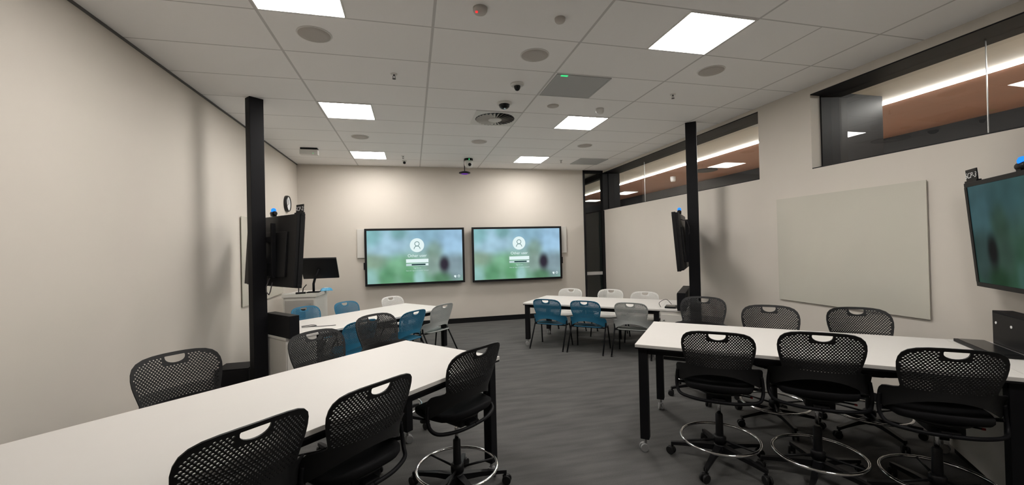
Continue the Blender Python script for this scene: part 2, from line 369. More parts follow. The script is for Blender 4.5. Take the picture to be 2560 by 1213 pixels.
# ------------------------------------------------------------------ corridor beyond the glazing
CZ0, CZ1, CY0, CY1 = ZC, 4.0, YN, 16.0
LX = 6.10
struct(MB().box(((XR+RT_+LX)/2-0.15, (CY0+CY1)/2, ZC+0.05), (LX-XR-RT_+0.3, CY1-CY0, 0.1)).build('ceiling_corridor', 'corr_beige'))
struct(MB().box(((LX+8.3)/2+0.04, (CY0+CY1)/2, ZC+0.05), (8.3-LX+0.06, CY1-CY0, 0.1)).build('ceiling_timber', 'brown'))
struct(MB().box((8.5, (CY0+CY1)/2, ZC-0.25), (0.3, CY1-CY0, 0.5)).build('wall_corridor', 'corr_dark'))
struct(MB().box((8.5, (CY0+CY1)/2, (ZC-0.5)/2), (0.3, CY1-CY0, ZC-0.5)).build('wall_corridor_lower', 'corr_beige'))  # unseen lower part, made pale to bounce light up to the corridor ceiling
struct(MB().box((6.6, (CY0+CY1)/2, -0.05), (3.6, CY1-CY0, 0.1)).build('floor_corridor', 'corr_floor'))
struct(MB().box((6.0, CY1+0.05, ZC/2), (5.2, 0.1, ZC)).box((6.6, CY0-0.05, ZC/2), (3.9, 0.1, ZC)).build('wall_corridor_end', 'corr_dark'))
struct(MB().box((5.41, 4.25, ZC/2), (0.80, 0.75, ZC-0.002)).build('trim_3', 'corr_dark'))
for (ya, yb) in ((CY0+0.1, CY1-0.1),):
    st = MB().box((LX+0.035, (ya+yb)/2, ZC-0.012), (0.032, yb-ya, 0.020)).build('led_strip_light', 'strip')
    tag(st, 'long thin glowing linear light running along the corridor ceiling behind the high windows', 'ceiling light')
for i, y in enumerate((1.2, 5.2, 10.3, 13.6)):  # fill lights added to brighten the corridor seen through the high windows
    t = thing('downlight', ['round downlight in the corridor ceiling, outside the frame to the right', 'round downlight in the corridor ceiling behind the wide white pillar', 'round downlight in the corridor ceiling beyond the glazed corner', 'round downlight at the far end of the corridor ceiling'][i], 'ceiling light', (5.2, y, ZC))
    MB().lathe([(0.075, -0.012), (0.08, 0.0), (0.055, 0.001), (0.055, -0.010)]).build('trim_ring', 'white_plastic', t)
    MB().lathe([(0.05, -0.011), (0.05, -0.002)]).build('lens', 'corr_lamp', t)
# right-hand wall line going on past the end wall: dark glazed door with fanlight
dr = bpy.data.objects.new('door_1', None); COL.objects.link(dr); struct(dr)
MB().box((XR+0.09, (YB+0.2+11.4)/2, 1.25), (0.05, 2.06, 2.5)).build('door_leaf', 'door_glass', dr)
MB().box((XR+0.10, 10.3, 2.515), (0.12, 2.3, 0.03)).box((XR+0.10, 10.3, 3.40), (0.12, 2.3, 0.14)).box((XR+0.10, 11.4, 1.7), (0.12, 0.08, 3.4)).build('door_frame', 'black_frame', dr)
MB().box((XR+0.10, 10.3, 2.95), (0.01, 2.2, 0.8)).build('fanlight_pane', 'glass', dr)
struct(MB().box((3.6, 12.6, ZC/2), (0.1, 6.8, ZC)).build('wall_lobby', 'corr_dark'))
struct(MB().box((4.1, 12.6, ZC+0.05), (1.3, 6.8, 0.1)).build('ceiling_lobby', 'corr_beige'))
struct(MB().box((4.2, 12.6, -0.05), (1.2, 6.8, 0.1)).build('floor_lobby', 'corr_floor'))

# ------------------------------------------------------------------ ceiling lights
names = {0: 'front left', 1: 'front right'}
lit = [(0, 0, 'large square ceiling light cut by the top edge, left of centre'), (5, 0, 'large square ceiling light nearest the camera on the right'),
       (0, 4, 'square ceiling light in the second row, beside the left black post'), (5, 4, 'square ceiling light in the second row, right of the round air diffuser'),
       (0, 8, 'small square ceiling light over the far left of the end wall'), (5, 8, 'small square ceiling light near the end wall, right of the hanging camera'),
       (5, -4, 'square ceiling light behind the camera on the right side')]
me_f = me_d = None
for (i, j, lab) in lit:
    x = GX + (i+0.5)*GC; y = GY + (j+0.5)*GC
    t = thing('ceiling_light', lab, 'ceiling light', (x, y, ZC), 0, 'square ceiling panel lights')
    if me_f is None:
        h = GC/2 - 0.012; q = h-0.012; m = MB()
        for sx, sy, wx, wy in ((0, 1, 2*h, 0.012), (0, -1, 2*h, 0.012), (1, 0, 0.012, 2*h-0.024), (-1, 0, 0.012, 2*h-0.024)):
            m.box((sx*(h-0.006), sy*(h-0.006), -0.004), (wx, wy, 0.008))
        me_f = m.mesh('frame'); me_d = MB().box((0, 0, -0.003), (2*q, 2*q, 0.005)).mesh('diffuser')
    link('frame', me_f, 'white_plastic', t); link('diffuser', me_d, 'lamp', t)

# ------------------------------------------------------------------ ceiling fittings
spk = [(-0.744, 3.62, 'round ceiling speaker grille behind the top left light'), (1.15, 3.63, 'round ceiling speaker grille in the middle, left of the green-lit vent'),
       (3.07, 3.62, 'round ceiling speaker grille behind the big right-hand light'), (-0.764, 6.8, 'small far round ceiling speaker between the two left lights'),
       (1.138, 6.82, 'small far round ceiling speaker behind the swirl air diffuser'), (3.064, 6.82, 'small far round ceiling speaker left of the right black post')]
t0 = None
for (x, y, lab) in spk:
    if t0 is None:
        t0 = t = thing('ceiling_speaker', lab, 'speaker', (x, y, ZC), 0, 'round ceiling speakers')
        MB().lathe([(0.125, -0.007), (0.132, -0.006), (0.136, 0.0), (0.124, 0.0), (0.124, -0.007)], seg=32).build('rim', 'white_plastic', t)
        MB().lathe([(0.02, -0.009), (0.08, -0.0085), (0.124, -0.007), (0.124, 0.0)], seg=32).build('grille', 'grille_grey', t)
    else: dup(t0, (x, y, ZC), 0, lab)
t0 = None
for (x, y, lab) in [(-0.143, 4.295, 'small fire sprinkler head left of the ceiling centre seam'), (3.088, 4.29, 'small fire sprinkler head on the right side of the ceiling'), (-0.135, 8.1, 'tiny far fire sprinkler head near the end wall'), (3.09, 8.1, 'tiny fire sprinkler head left of the far grey vent')]:
    if t0 is None:
        t0 = t = thing('sprinkler_head', lab, 'sprinkler', (x, y, ZC), 0, 'ceiling sprinklers')
        MB().lathe([(0.035, 0.0), (0.033, -0.006), (0.012, -0.008), (0.012, -0.001)], seg=20).build('escutcheon', 'white_plastic', t)
        m = MB().tube([(0, 0, -0.006), (0, 0, -0.02)], 0.008).tube([(0.009, 0, -0.02), (0.013, 0, -0.035), (0.004, 0, -0.048)], 0.0025, 6).tube([(-0.009, 0, -0.02), (-0.013, 0, -0.035), (-0.004, 0, -0.048)], 0.0025, 6)
        m.lathe([(0.018, -0.051), (0.018, -0.048)], seg=16); m.build('frame_arms', 'cable', t)
    else: dup(t0, (x, y, ZC), 0, lab)
def disc(name, x, y, r, h, mat, lab, cat, led=None):
    t = thing(name, lab, cat, (x, y, ZC))
    MB().lathe([(r, 0.0), (r*0.97, -h*0.6), (r*0.8, -h), (0.005, -h)], seg=28).build('housing', mat, t)
    if led: MB().lathe([(0.010, -h*0.5), (0.010, -h-0.008)], c=(-r*0.55, -r*0.3, 0), seg=10).build('indicator', led, t)
    return t
disc('smoke_detector', 0.53, 2.99, 0.055, 0.035, 'grille_grey', 'round smoke detector with a small red light at the top of the picture', 'detector', 'led_red')
disc('heat_detector', 1.165, 3.0, 0.042, 0.03, 'grille_grey', 'small round detector near the top edge, right of the red-lit one', 'detector')
disc('blanking_disc', 1.786, 4.92, 0.075, 0.012, 'grille_grey', 'flat grey disc on the ceiling below the large grey vent', 'detector')
disc('occupancy_sensor', 2.44, 4.93, 0.055, 0.06, 'white_plastic', 'white round sensor just behind the second right ceiling light', 'sensor')
def dome(x, y, r, lab, wide):
    t = thing('dome_camera', lab, 'camera', (x, y, ZC))
    MB().lathe([(r, 0), (r, -0.012), (r*0.86, -0.022), (r*0.5, -0.024)], seg=28).build('base', 'white_plastic', t)
    k = 0.72 if wide else 0.48
    MB().lathe([(r*k, -0.020), (r*k, -0.03), (r*k*0.9, -0.05), (r*k*0.6, -0.068), (r*k*0.2, -0.076)], seg=24).build('dome', 'dark_glass', t)
    if wide: MB().lathe([(0.012, -0.06), (0.012, -0.079)], c=(0.0, -0.02, 0), seg=12).build('lens', 'chrome', t)
dome(1.158, 4.32, 0.075, 'small white camera with a narrow black dome, left of the large vent', False)
dome(1.150, 4.93, 0.095, 'wider ceiling camera with black dome above the swirl diffuser', True)
t = thing('ceiling_microphone', 'tiny black ceiling sensor near the end wall, left of the hanging camera', 'sensor', (-0.12, 8.55, ZC))
MB().lathe([(0.05, 0), (0.045, -0.012), (0.02, -0.014)], seg=20).build('base', 'white_plastic', t)
MB().lathe([(0.018, -0.012), (0.028, -0.03), (0.025, -0.055), (0.008, -0.065)], seg=16).build('head', 'black_plastic', t)
# vents
def vent(x0, x1, y0, y1, lab):
    t = thing('return_air_vent', lab, 'vent', ((x0+x1)/2, (y0+y1)/2, ZC)); w_, h_ = x1-x0, y1-y0
    m = MB()
    for sx, sy, a, c in ((0, 1, w_, 0.02), (0, -1, w_, 0.02), (1, 0, 0.02, h_-0.04), (-1, 0, 0.02, h_-0.04)):
        m.box((sx*(w_/2-0.01), sy*(h_/2-0.01), -0.005), (a, c, 0.010))
    m.build('frame', 'vent_grey', t)
    m = MB(); n = 24
    for k in range(n):
        yy = -h_/2+0.03 + k*(h_-0.06)/(n-1); m.box((0, yy, -0.006), (w_-0.04, 0.026, 0.002), rot=Matrix.Rotation(-0.12, 3, 'X'))
    m.build('louvre_slats', 'vent_grey', t)
    MB().box((0, 0, -0.001), (w_-0.04, h_-0.04, 0.002)).build('backing', 'vent_grey', t)
    return t
M['vent_grey'] = pmat('vent_grey', (0.46, 0.47, 0.47), 0.6)
v = vent(1.50, 2.12, 3.98, 4.58, 'large dark grey square ceiling vent with a small green light')
MB().box((-0.225, -0.285, -0.012), (0.075, 0.028, 0.006)).build('indicator', 'led_green', v)
vent(3.42, 4.05, 7.84, 8.42, 'far grey ceiling vent close to the end wall')
# swirl diffuser
t = thing('air_diffuser', 'square white ceiling plate with a round swirl air diffuser', 'vent', (1.156, 5.555, ZC))
MB().box((0, 0, -0.004), (0.615, 0.615, 0.008), bev=0.002).build('plate', 'white_plastic', t)
MB().lathe([(0.272, -0.008), (0.272, -0.0085)], seg=48).build('throat', 'corr_dark', t)
m = MB(); nb = 28
for k in range(nb):
    a = 2*PI*k/nb; R = Matrix.Rotation(a, 3, 'Z') @ Matrix.Rotation(0.55, 3, 'X')
    c = Matrix.Rotation(a, 3, 'Z') @ Vector((0.18, 0, -0.016)); m.box(c, (0.165, 0.034, 0.002), rot=R)
m.build('blades', 'blade', t)
MB().lathe([(0.095, -0.008), (0.095, -0.022), (0.085, -0.028), (0.01, -0.028)], seg=32).build('hub', 'white_plastic', t)
# PTZ camera and the dark device hanging below it
t = thing('tracking_camera', 'white motorised camera hanging from the ceiling before the end wall', 'camera', (1.14, 8.19, ZC))
MB().lathe([(0.085, 0), (0.09, -0.02), (0.088, -0.045), (0.07, -0.05)], seg=28).build('mount', 'black_plastic', t)
MB().lathe([(0.085, -0.045), (0.088, -0.09), (0.080, -0.14), (0.055, -0.18), (0.01, -0.19)], seg=28).build('body', 'white_plastic', t)
MB().lathe([(0.032, 0.0), (0.032, 0.02), (0.02, 0.022)], c=(0.01, -0.072, -0.13), seg=20, axis=Matrix.Rotation(PI/2+0.15, 3, 'X')).build('lens', 'dark_glass', t)
MB().box((0.0, -0.093, -0.028), (0.014, 0.006, 0.03)).build('indicator', 'led_green', t)
t = thing('hanging_sensor', 'black disc with a purple glow on a stem below the white camera', 'sensor', (1.07, 8.30, ZC))
MB().tube([(0, 0, 0), (0, 0, -0.25)], 0.010).build('stem', 'black_plastic', t)
MB().lathe([(0.04, -0.235), (0.11, -0.255), (0.118, -0.275), (0.09, -0.285), (0.03, -0.287)], seg=32).build('disc_body', 'black_plastic', t)
MB().lathe([(0.075, -0.287), (0.06, -0.296), (0.01, -0.298)], seg=28).build('glowing_lens', 'led_purple', t)
t = thing('wall_box', 'white box with a dark top edge hanging under the ceiling in the far left corner', 'ceiling fitting', (-1.70, 7.69, ZC))
MB().box((0, 0, -0.075), (0.29, 0.12, 0.085), bev=0.008).build('body', 'white_plastic', t)
MB().box((0, 0, -0.016), (0.27, 0.10, 0.032)).build('mount', 'black_plastic', t)
MB().box((0.07, -0.062, -0.10), (0.008, 0.004, 0.014)).build('indicator', 'led_green', t)

# ------------------------------------------------------------------ end wall displays
def wall_display(x0, x1, z0, z1, lab, side):
    cx, cz = (x0+x1)/2, (z0+z1)/2; W, H = x1-x0, z1-z0; y = 9.03
    t = thing('wall_display', lab, 'screen', (cx, y, z0), 0, 'large wall displays')
    fr = 0.045; m = MB(); zz = H/2
    m.box((0, 0.0, H-fr/2), (W, 0.03, fr), bev=0.004).box((0, 0, fr/2), (W, 0.03, fr), bev=0.004)
    m.box((-W/2+fr/2, 0, zz), (fr, 0.03, H-2*fr)).box((W/2-fr/2, 0, zz), (fr, 0.03, H-2*fr))
    m.build('bezel', 'black_plastic', t)
    MB().box((0, 0.040, zz), (W-0.02, 0.055, H-0.02), bev=0.01).build('rear_case', 'black_plastic', t)
    MB().box((0, 0.085, zz), (0.7, 0.05, 0.5)).build('wall_bracket', 'black_metal', t)
    pan = MB().box((0, 0.004, zz), (W-2*fr, 0.012, H-2*fr)).build('panel', 'screen', t)
    MB().box((side*(W/2+0.012), 0.015, zz*0.70), (0.026, 0.04, 0.15), bev=0.004).build('pen_holder', 'black_plastic', t)
    r90 = (PI/2, 0, 0); yf = -0.0035
    ux = 0.026*W/2.1
    MB().lathe([(0.150, 0), (0.150, 0.001)], c=(ux, yf-0.0005, H*0.695), seg=48, axis=Matrix.Rotation(PI/2, 3, 'X')).build('user_picture', 'ui_white', pan)
    m = MB(); cyc = [(ux+0.047*math.cos(a*PI/12), yf-0.0025, H*0.695+0.030+0.047*math.sin(a*PI/12)) for a in range(24)]
    m.tube(cyc, 0.006, 6, closed=True)
    m.tube([(ux+0.064*math.cos(a*PI/12), yf-0.0025, H*0.695-0.082+0.064*math.sin(a*PI/12)) for a in range(13)], 0.006, 6)
    m.build('user_icon', 'ui_line', pan)
    text_part('screen_text', 'Other user', 0.088, 'ui_white', pan, (ux, yf-0.001, H*0.508), r90)
    MB().box((ux, yf-0.001, H*0.418), (0.47, 0.002, 0.076)).build('name_field', 'ui_white', pan)
    MB().box((ux, yf-0.001, H*0.350), (0.47, 0.002, 0.050)).build('password_field', 'ui_dim', pan)
    MB().box((ux+0.025, yf-0.003, H*0.350), (0.29, 0.002, 0.030)).build('password_entry', 'ui_dark', pan)
    MB().box((ux+0.205, yf-0.003, H*0.350), (0.045, 0.002, 0.044)).build('submit_button', 'ui_white', pan)
    text_part('screen_text', 'Sign in to:', 0.042, 'ui_dim', pan, (ux, yf-0.001, H*0.292), r90)
    text_part('screen_text', 'How do I sign in to another domain?', 0.032, 'ui_dim', pan, (ux, yf-0.001, H*0.245), r90)
    for k, dx in enumerate((W/2-0.215, W/2-0.135)):
        c = (dx, yf-0.002, H*0.118)
        if k == 0: MB().box(c, (0.046, 0.002, 0.036)).box((c[0]+0.006, c[1], c[2]-0.026), (0.02, 0.002, 0.014)).build('network_icon', 'ui_white', pan)
        else:
            MB().tube([(c[0]+0.022*math.sin(a), c[1], c[2]+0.022*math.cos(a)) for a in [0.5+k_*5.28/14 for k_ in range(15)]], 0.004, 6).tube([(c[0], c[1], c[2]+0.005), (c[0], c[1], c[2]+0.032)], 0.004, 6).build('power_icon', 'ui_white', pan)
    return t
wall_display(-0.972, 1.118, 0.918, 2.128, 'left wall display showing a blurred green login picture, on the end wall', -1)
wall_display(1.288, 3.402, 0.905, 2.130, 'right wall display showing a blurred green login picture, beside the glazed corner', 1)
for x0, x1, z0, z1, lab in ((-1.125, -0.90, 1.515, 2.125, 'white wall speaker behind the left edge of the left display'), (3.30, 3.555, 1.50, 2.127, 'white wall speaker behind the right edge of the right display')):
    t = thing('wall_speaker', lab, 'speaker', ((x0+x1)/2, 9.115, z0), 0, 'white wall speakers')
    MB().box((0, 0, (z1-z0)/2), (x1-x0, 0.05, z1-z0), bev=0.006).build('cabinet', 'cabinet', t)

# ------------------------------------------------------------------ clock, glass boards
t = thing('wall_clock', 'round black-rimmed clock with a white face on the left wall', 'clock', (XL, 8.35, 2.58))
RX = Matrix.Rotation(PI/2, 3, 'Y')
MB().lathe([(0.150, 0.0), (0.153, 0.03), (0.146, 0.055), (0.131, 0.057), (0.128, 0.040)], seg=40, axis=RX).build('rim', 'ring_black', t)
MB().lathe([(0.130, 0.036), (0.130, 0.0425)], seg=40, axis=RX).build('face', 'clock_face', t)
MB().box((0.047, 0.0, 0.035), (0.003, 0.008, 0.08)).build('hour_hand', 'black_plastic', t)
MB().box((0.050, -0.045, -0.02), (0.003, 0.11, 0.006), rot=Matrix.Rotation(0.4, 3, 'X')).build('minute_hand', 'black_plastic', t)
def glass_board(x, y0, y1, z0, z1, sgn, lab):
    t = thing('glass_whiteboard', lab, 'whiteboard', (x+sgn*0.003, (y0+y1)/2, (z0+z1)/2), 0)
    MB().box((sgn*0.016, 0, 0), (0.008, y1-y0, z1-z0)).build('glass_panel', 'board', t)
    for sy in (-1, 1):
        for sz in (-1, 1):
            MB().lathe([(0.009, 0), (0.009, 0.012)], c=(0 if sgn > 0 else -0.012, sy*((y1-y0)/2-0.06), sz*((z1-z0)/2-0.06)), seg=14, axis=RX).build('standoff', 'steel', t)
glass_board(XR, 2.69, 4.25, 0.94, 2.205, -1, 'large pale green glass writing board on the right wall')
glass_board(XL, 6.23, 8.0, 0.957, 2.19, 1, 'glass writing board on the left wall, mostly behind the left black post')

# ------------------------------------------------------------------ stations (tables, carts, posts, side screens)
UR = Vector((0.755, -0.656)); VR = Vector((0.656, 0.755)); ANG = math.atan2(-0.656, 0.755)
AXIS = 2.35
A_NEAR, A_FAR = Vector((1.735, 2.99)), Vector((1.80, 6.69))
def wpos(o, u, v, left):
    p = o + UR*u + VR*v
    return (AXIS-p.x if left else p.x, p.y)
# each station frame: origin at corner, x to the right in that frame; for left stations u runs along -x
def caster_mb(m, c, s=1.0, yaw=0.0):
    R = Matrix.Rotation(yaw, 3, 'Z'); c = Vector(c)
    m.tube([c+Vector((0, 0, 0.065*s)), c+Vector((0, 0, 0.105*s))], 0.010*s, 8)
    for sg in (-1, 1):
        ax = R @ Matrix.Rotation(PI/2, 3, 'Y')
        m.lathe([(0.030*s, -0.009*s), (0.033*s, -0.006*s), (0.033*s, 0.006*s), (0.030*s, 0.009*s)], c=c + R @ Vector((sg*0.017*s, -0.012*s, 0.033*s)), seg=18, axis=ax)
    m.box(c + R @ Vector((0, -0.006*s, 0.050*s)), (0.020*s, 0.05*s, 0.036*s), rot=R, bev=0.006*s)
    return m
def table(o, ht, left, lab, L=2.2):
    Wd = 1.05
    cx, cy = wpos(o, L/2, Wd/2, left)
    t = thing('training_table', lab, 'table', (cx, cy, 0), -ANG if left else ANG, 'long white tables')
    MB().box((0, 0, ht-0.0125), (L, Wd, 0.025), bev=0.003).build('tabletop', 'laminate', t)
    MB().box((0, 0, ht-0.031), (L-0.004, Wd-0.004, 0.012)).build('edge_band', 'black_plastic', t)
    x, y = L/2-0.055, Wd/2-0.06
    m = MB()
    for sy in (-1, 1): m.box((0, sy*y, ht-0.060), (2*x-0.07, 0.03, 0.046))
    for sx in (-1, 1): m.box((sx*x, 0, ht-0.060), (0.03, 2*y-0.07, 0.046))
    m.build('frame', 'black_metal', t)
    for sx in (-1, 1):
        for sy in (-1, 1):
            lg = MB().box((sx*x, sy*y, (ht-0.037+0.105)/2), (0.07, 0.07, ht-0.037-0.105), bev=0.006).build('leg', 'black_metal', t)
            m = caster_mb(MB(), (sx*x, sy*y, 0.0), 1.0, 0.4*sx+0.7*sy)
            m.build('caster', 'wheel_grey', lg)
    m = MB().box((0, 0, ht-0.115), (1.3, 0.20, 0.012)).box((0, 0.10, ht-0.082), (1.3, 0.008, 0.07)).box((0, -0.10, ht-0.082), (1.3, 0.008, 0.07))
    m.build('cable_tray', 'black_metal', t)
    s = 1 if left else -1
    pts = [(s*(0.95-0.05*k), -0.28+0.012*math.sin(k*1.7), ht-0.075-0.03*math.sin(k*PI/9)) for k in range(10)]
    MB().tube([(s*0.98, -0.20, ht-0.05)] + pts + [(s*0.42, -0.12, ht-0.08)], 0.022, 8).build('cable_sleeve', 'cable', t)
    return t
table(A_NEAR, 0.877, False, 'tall white table at front right with six black stools')
table(A_NEAR, 0.877, True, 'tall white table running out of the bottom left corner, with six black stools', 2.95)
table(A_FAR, 0.727, False, 'lower white table at the back right with blue and grey chairs')
table(A_FAR, 0.727, True, 'lower white table at the back left with blue and grey chairs')

def cart(o, ht, left, lab, v1=1.05):
    u0, u1, v0 = 2.201, 2.565, 0.0
    cx, cy = wpos(o, (u0+u1)/2, (v0+v1)/2, left)
    t = thing('equipment_cabinet', lab, 'cabinet', (cx, cy, 0), -ANG if left else ANG, 'white cabinets at the table ends')
    W, D = u1-u0, v1-v0
    MB().box((0, 0, (ht-0.03+0.05)/2), (W-0.01, D-0.02, ht-0.03-0.05), bev=0.003).build('body', 'cabinet', t)
    MB().box((0, 0, ht-0.0125), (W, D, 0.025), bev=0.001).build('top', 'laminate', t)
    MB().box((0, 0, 0.025), (W-0.05, D-0.06, 0.05)).build('plinth', 'black_plastic', t)
    hh = ht-0.11
    dd = MB().box((0, -D/2+0.002, 0.05+hh/2), (W-0.03, 0.018, hh-0.02), bev=0.003).build('door', 'cabinet', t)
    s = -1 if not left else 1
    MB().lathe([(0.010, 0), (0.012, 0.012), (0.006, 0.014)], c=(s*(W/2-0.055), -D/2-0.006, 0.05+hh-0.09), seg=14, axis=Matrix.Rotation(PI/2, 3, 'X')).build('lock', 'steel', dd)
    return t
cart(A_NEAR, 0.877, False, 'white cabinet at the right end of the front right table')
cart(A_FAR, 0.727, False, 'white cabinet between the back right table and the right black post')
cart(A_FAR, 0.727, True, 'white cabinet between the back left table and the left black post', 0.50)
def dark_box(o, ht, left, lab, v=0.46, ln=1.06):
    u = 2.50
    cx, cy = wpos(o, u, v, left)
    t = thing('connection_box', lab, 'equipment box', (cx, cy, ht), -ANG if left else ANG, 'black connection boxes')
    MB().box((0, 0, 0.125), (0.11, ln, 0.25), bev=0.004).build('housing', 'black_metal', t)
    s = -1 if not left else 1
    MB().box((s*0.057, 0, 0.125), (0.006, ln-0.04, 0.22), bev=0.002).build('front_plate', 'black_plastic', t)
    for dy in (ln/2-0.06, ln/2-0.24, -ln/2+0.06):
        MB().lathe([(0.010, 0), (0.010, 0.003)], c=(s*0.060, dy, 0.165), seg=12, axis=Matrix.Rotation(s*PI/2, 3, 'Y')).build('port', 'label_white', t)
    return t
dark_box(A_NEAR, 0.878, False, 'black box with small white ports standing on the front right cabinet')
dark_box(A_FAR, 0.728, False, 'black box on the cabinet beside the foot of the right black post')
dark_box(A_FAR, 0.728, True, 'black box jutting out beside the left black post at table height', v=0.21, ln=0.56)
def touch_panel(o, u, v, ht, lab, rz, sz):
    cx, cy = wpos(o, u, v, False)
    t = thing('control_panel', lab, 'control panel', (cx, cy, ht), rz)
    MB().box((0, 0, 0.012), (sz[0], sz[1], 0.022), rot=Matrix.Rotation(0.0, 3, 'X'), bev=0.004).build('body', 'black_plastic', t)
    MB().box((0, 0, 0.0245), (sz[0]-0.03, sz[1]-0.03, 0.002)).build('glass', 'dark_glass', t)
touch_panel(A_NEAR, 2.31, 0.73, 0.878, 'thin dark panel lying in front of the black box on the front right cabinet', ANG+PI/2, (0.50, 0.17))
touch_panel(A_FAR, 2.33, 0.22, 0.728, 'small dark panel lying on the cabinet beside the right black post', ANG+PI/2, (0.22, 0.15))

def post(x, y, left, lab):
    t = thing('steel_post', lab, 'post', (x, y, 0), -ANG if left else ANG, 'black floor-to-ceiling posts')
    MB().box((0, 0, ZC/2), (0.15, 0.115, ZC-0.002), bev=0.003).build('shaft', 'black_metal', t)
    MB().box((0, 0, 0.006), (0.24, 0.22, 0.012)).build('base_plate', 'black_metal', t)
    return t
P_FAR = (4.095, 5.285); P_NEAR = (4.13, 1.71)
post(*P_FAR, False, 'black steel post on the right carrying a screen seen edge-on')
post(AXIS-P_FAR[0], P_FAR[1], True, 'black steel post on the left carrying a screen seen from behind')
post(*P_NEAR, False, 'black steel post just outside the right edge that carries the near right screen')

def side_screen(px, py, left, lab, sign=None, lit=False, both=False, sd=1):
    # local frame: +Y is the way the screen faces, +X its right-hand side (seen from behind)
    ang = (-ANG) - PI/2 if left else ANG + PI/2 + 0.0
    # facing directions: left station (0.755,0.656); right station (-0.755,0.656)
    fx, fy = (0.755, 0.656) if left else (-0.755, 0.656)
    rz = math.atan2(-fx, fy)
    t = thing('mounted_screen', lab, 'screen', (px+fx*0.13, py+fy*0.13, 1.29), rz, 'screens on posts')
    W, H = 1.25, 0.83; tl = -0.07
    R = Matrix.Rotation(tl, 3, 'X')
    def P(x, y, z): return R @ Vector((x, y, z))
    def bx(m, c, d, bev=0.0): return m.box(P(*c), d, rot=R, bev=bev)
    m = MB(); fr = 0.035
    bx(m, (0, 0.03, H-fr/2), (W, 0.05, fr), .004); bx(m, (0, 0.03, fr/2), (W, 0.05, fr), .004)
    bx(m, (-W/2+fr/2, 0.03, H/2), (fr, 0.05, H-2*fr)); bx(m, (W/2-fr/2, 0.03, H/2), (fr, 0.05, H-2*fr))
    m.build('bezel', 'black_plastic', t)
    m = MB(); bx(m, (0, -0.005, H/2), (W-0.02, 0.05, H-0.02), .008); bx(m, (0, -0.036, H*0.45), (W*0.7, 0.03, H*0.62), .008)
    for k in range(-4, 5): bx(m, (k*0.1, -0.071, H*0.62), (0.05, 0.004, 0.02)) if False else None
    m.build('rear_case', 'black_plastic', t)
    pan = MB(); bx(pan, (0, 0.045, H/2), (W-2*fr, 0.008, H-2*fr)); pan.build('panel', 'screen_dim' if lit else 'dark_glass', t)
    # bracket back to the post
    m = MB(); m.box((0.22, -0.052, 0.42), (0.035, 0.04, 0.62)); m.box((-0.22, -0.052, 0.42), (0.035, 0.04, 0.62)); m.box((0, -0.048, 0.55), (0.48, 0.012, 0.06)); m.box((0, -0.048, 0.30), (0.48, 0.012, 0.06))
    m.build('bracket', 'black_metal', t)
    # webcam with blue light in the middle of the top edge
    wc = MB(); c = P(0, 0.0, H+0.035); wc.box(P(0, 0.0, H+0.008), (0.05, 0.05, 0.018), rot=R).tube([c+Vector((-0.05, 0, 0)), c+Vector((-0.035, 0, 0)), c+Vector((0.035, 0, 0)), c+Vector((0.05, 0, 0))], [0.018, 0.028, 0.028, 0.018], 16)
    wco = wc.build('webcam', 'black_plastic', t)
    MB().lathe([(0.024, 0), (0.028, 0.02), (0.020, 0.040), (0.006, 0.046)], c=c+Vector((0.0, 0, 0.018)), seg=18).build('webcam_light', 'led_blue', wco)
    # cable loop on the rear
    pts = [P(-0.30, -0.03, H-0.10), P(-0.30, -0.11, H-0.13), P(-0.27, -0.13, H-0.22), P(-0.20, -0.12, H-0.30), P(-0.14, -0.09, H-0.34)]
    MB().tube(pts, 0.006, 8).build('cable', 'cable', t)
    m = MB().tube([P(0.10, -0.05, 0.10), P(0.12, -0.09, 0.0), P(0.13, -0.09, -0.06), P(0.17, -0.08, -0.09), P(0.20, -0.08, -0.05), P(0.19, -0.06, 0.05)], 0.006, 8); m.build('cable', 'cable', t)
    if sign:
        s = sd
        c = P(s*(W/2-0.075), 0.03, H+0.05)
        sg = MB().box(P(s*(W/2-0.075), 0.03, H+0.052), (0.155, 0.008, 0.105), rot=R).box(P(s*(W/2-0.080), 0.03, H+0.0), (0.17, 0.03, 0.03), rot=R).build('name_sign', 'black_plastic', t)
        rot_f = (PI/2+tl, 0, PI)
        text_part('sign_text', sign, 0.066, 'label_white', sg, c+Vector((0, 0.0065, 0.004)), rot_f)
        text_part('sign_text', sign, 0.066, 'label_white', sg, c+Vector((0, -0.0065, 0.004)), (PI/2+tl, 0, 0))
    return t
side_screen(AXIS-P_FAR[0], P_FAR[1], True, 'dark screen seen from behind on the left post, with a small sign on its corner', 'SCP-2', sd=1)
side_screen(*P_FAR, False, 'dark screen seen edge-on on the right post with a blue-lit webcam')
side_screen(*P_NEAR, False, 'near screen with a dim green picture and a corner sign, cut by the right edge', 'SCP-3', lit=True, sd=1)

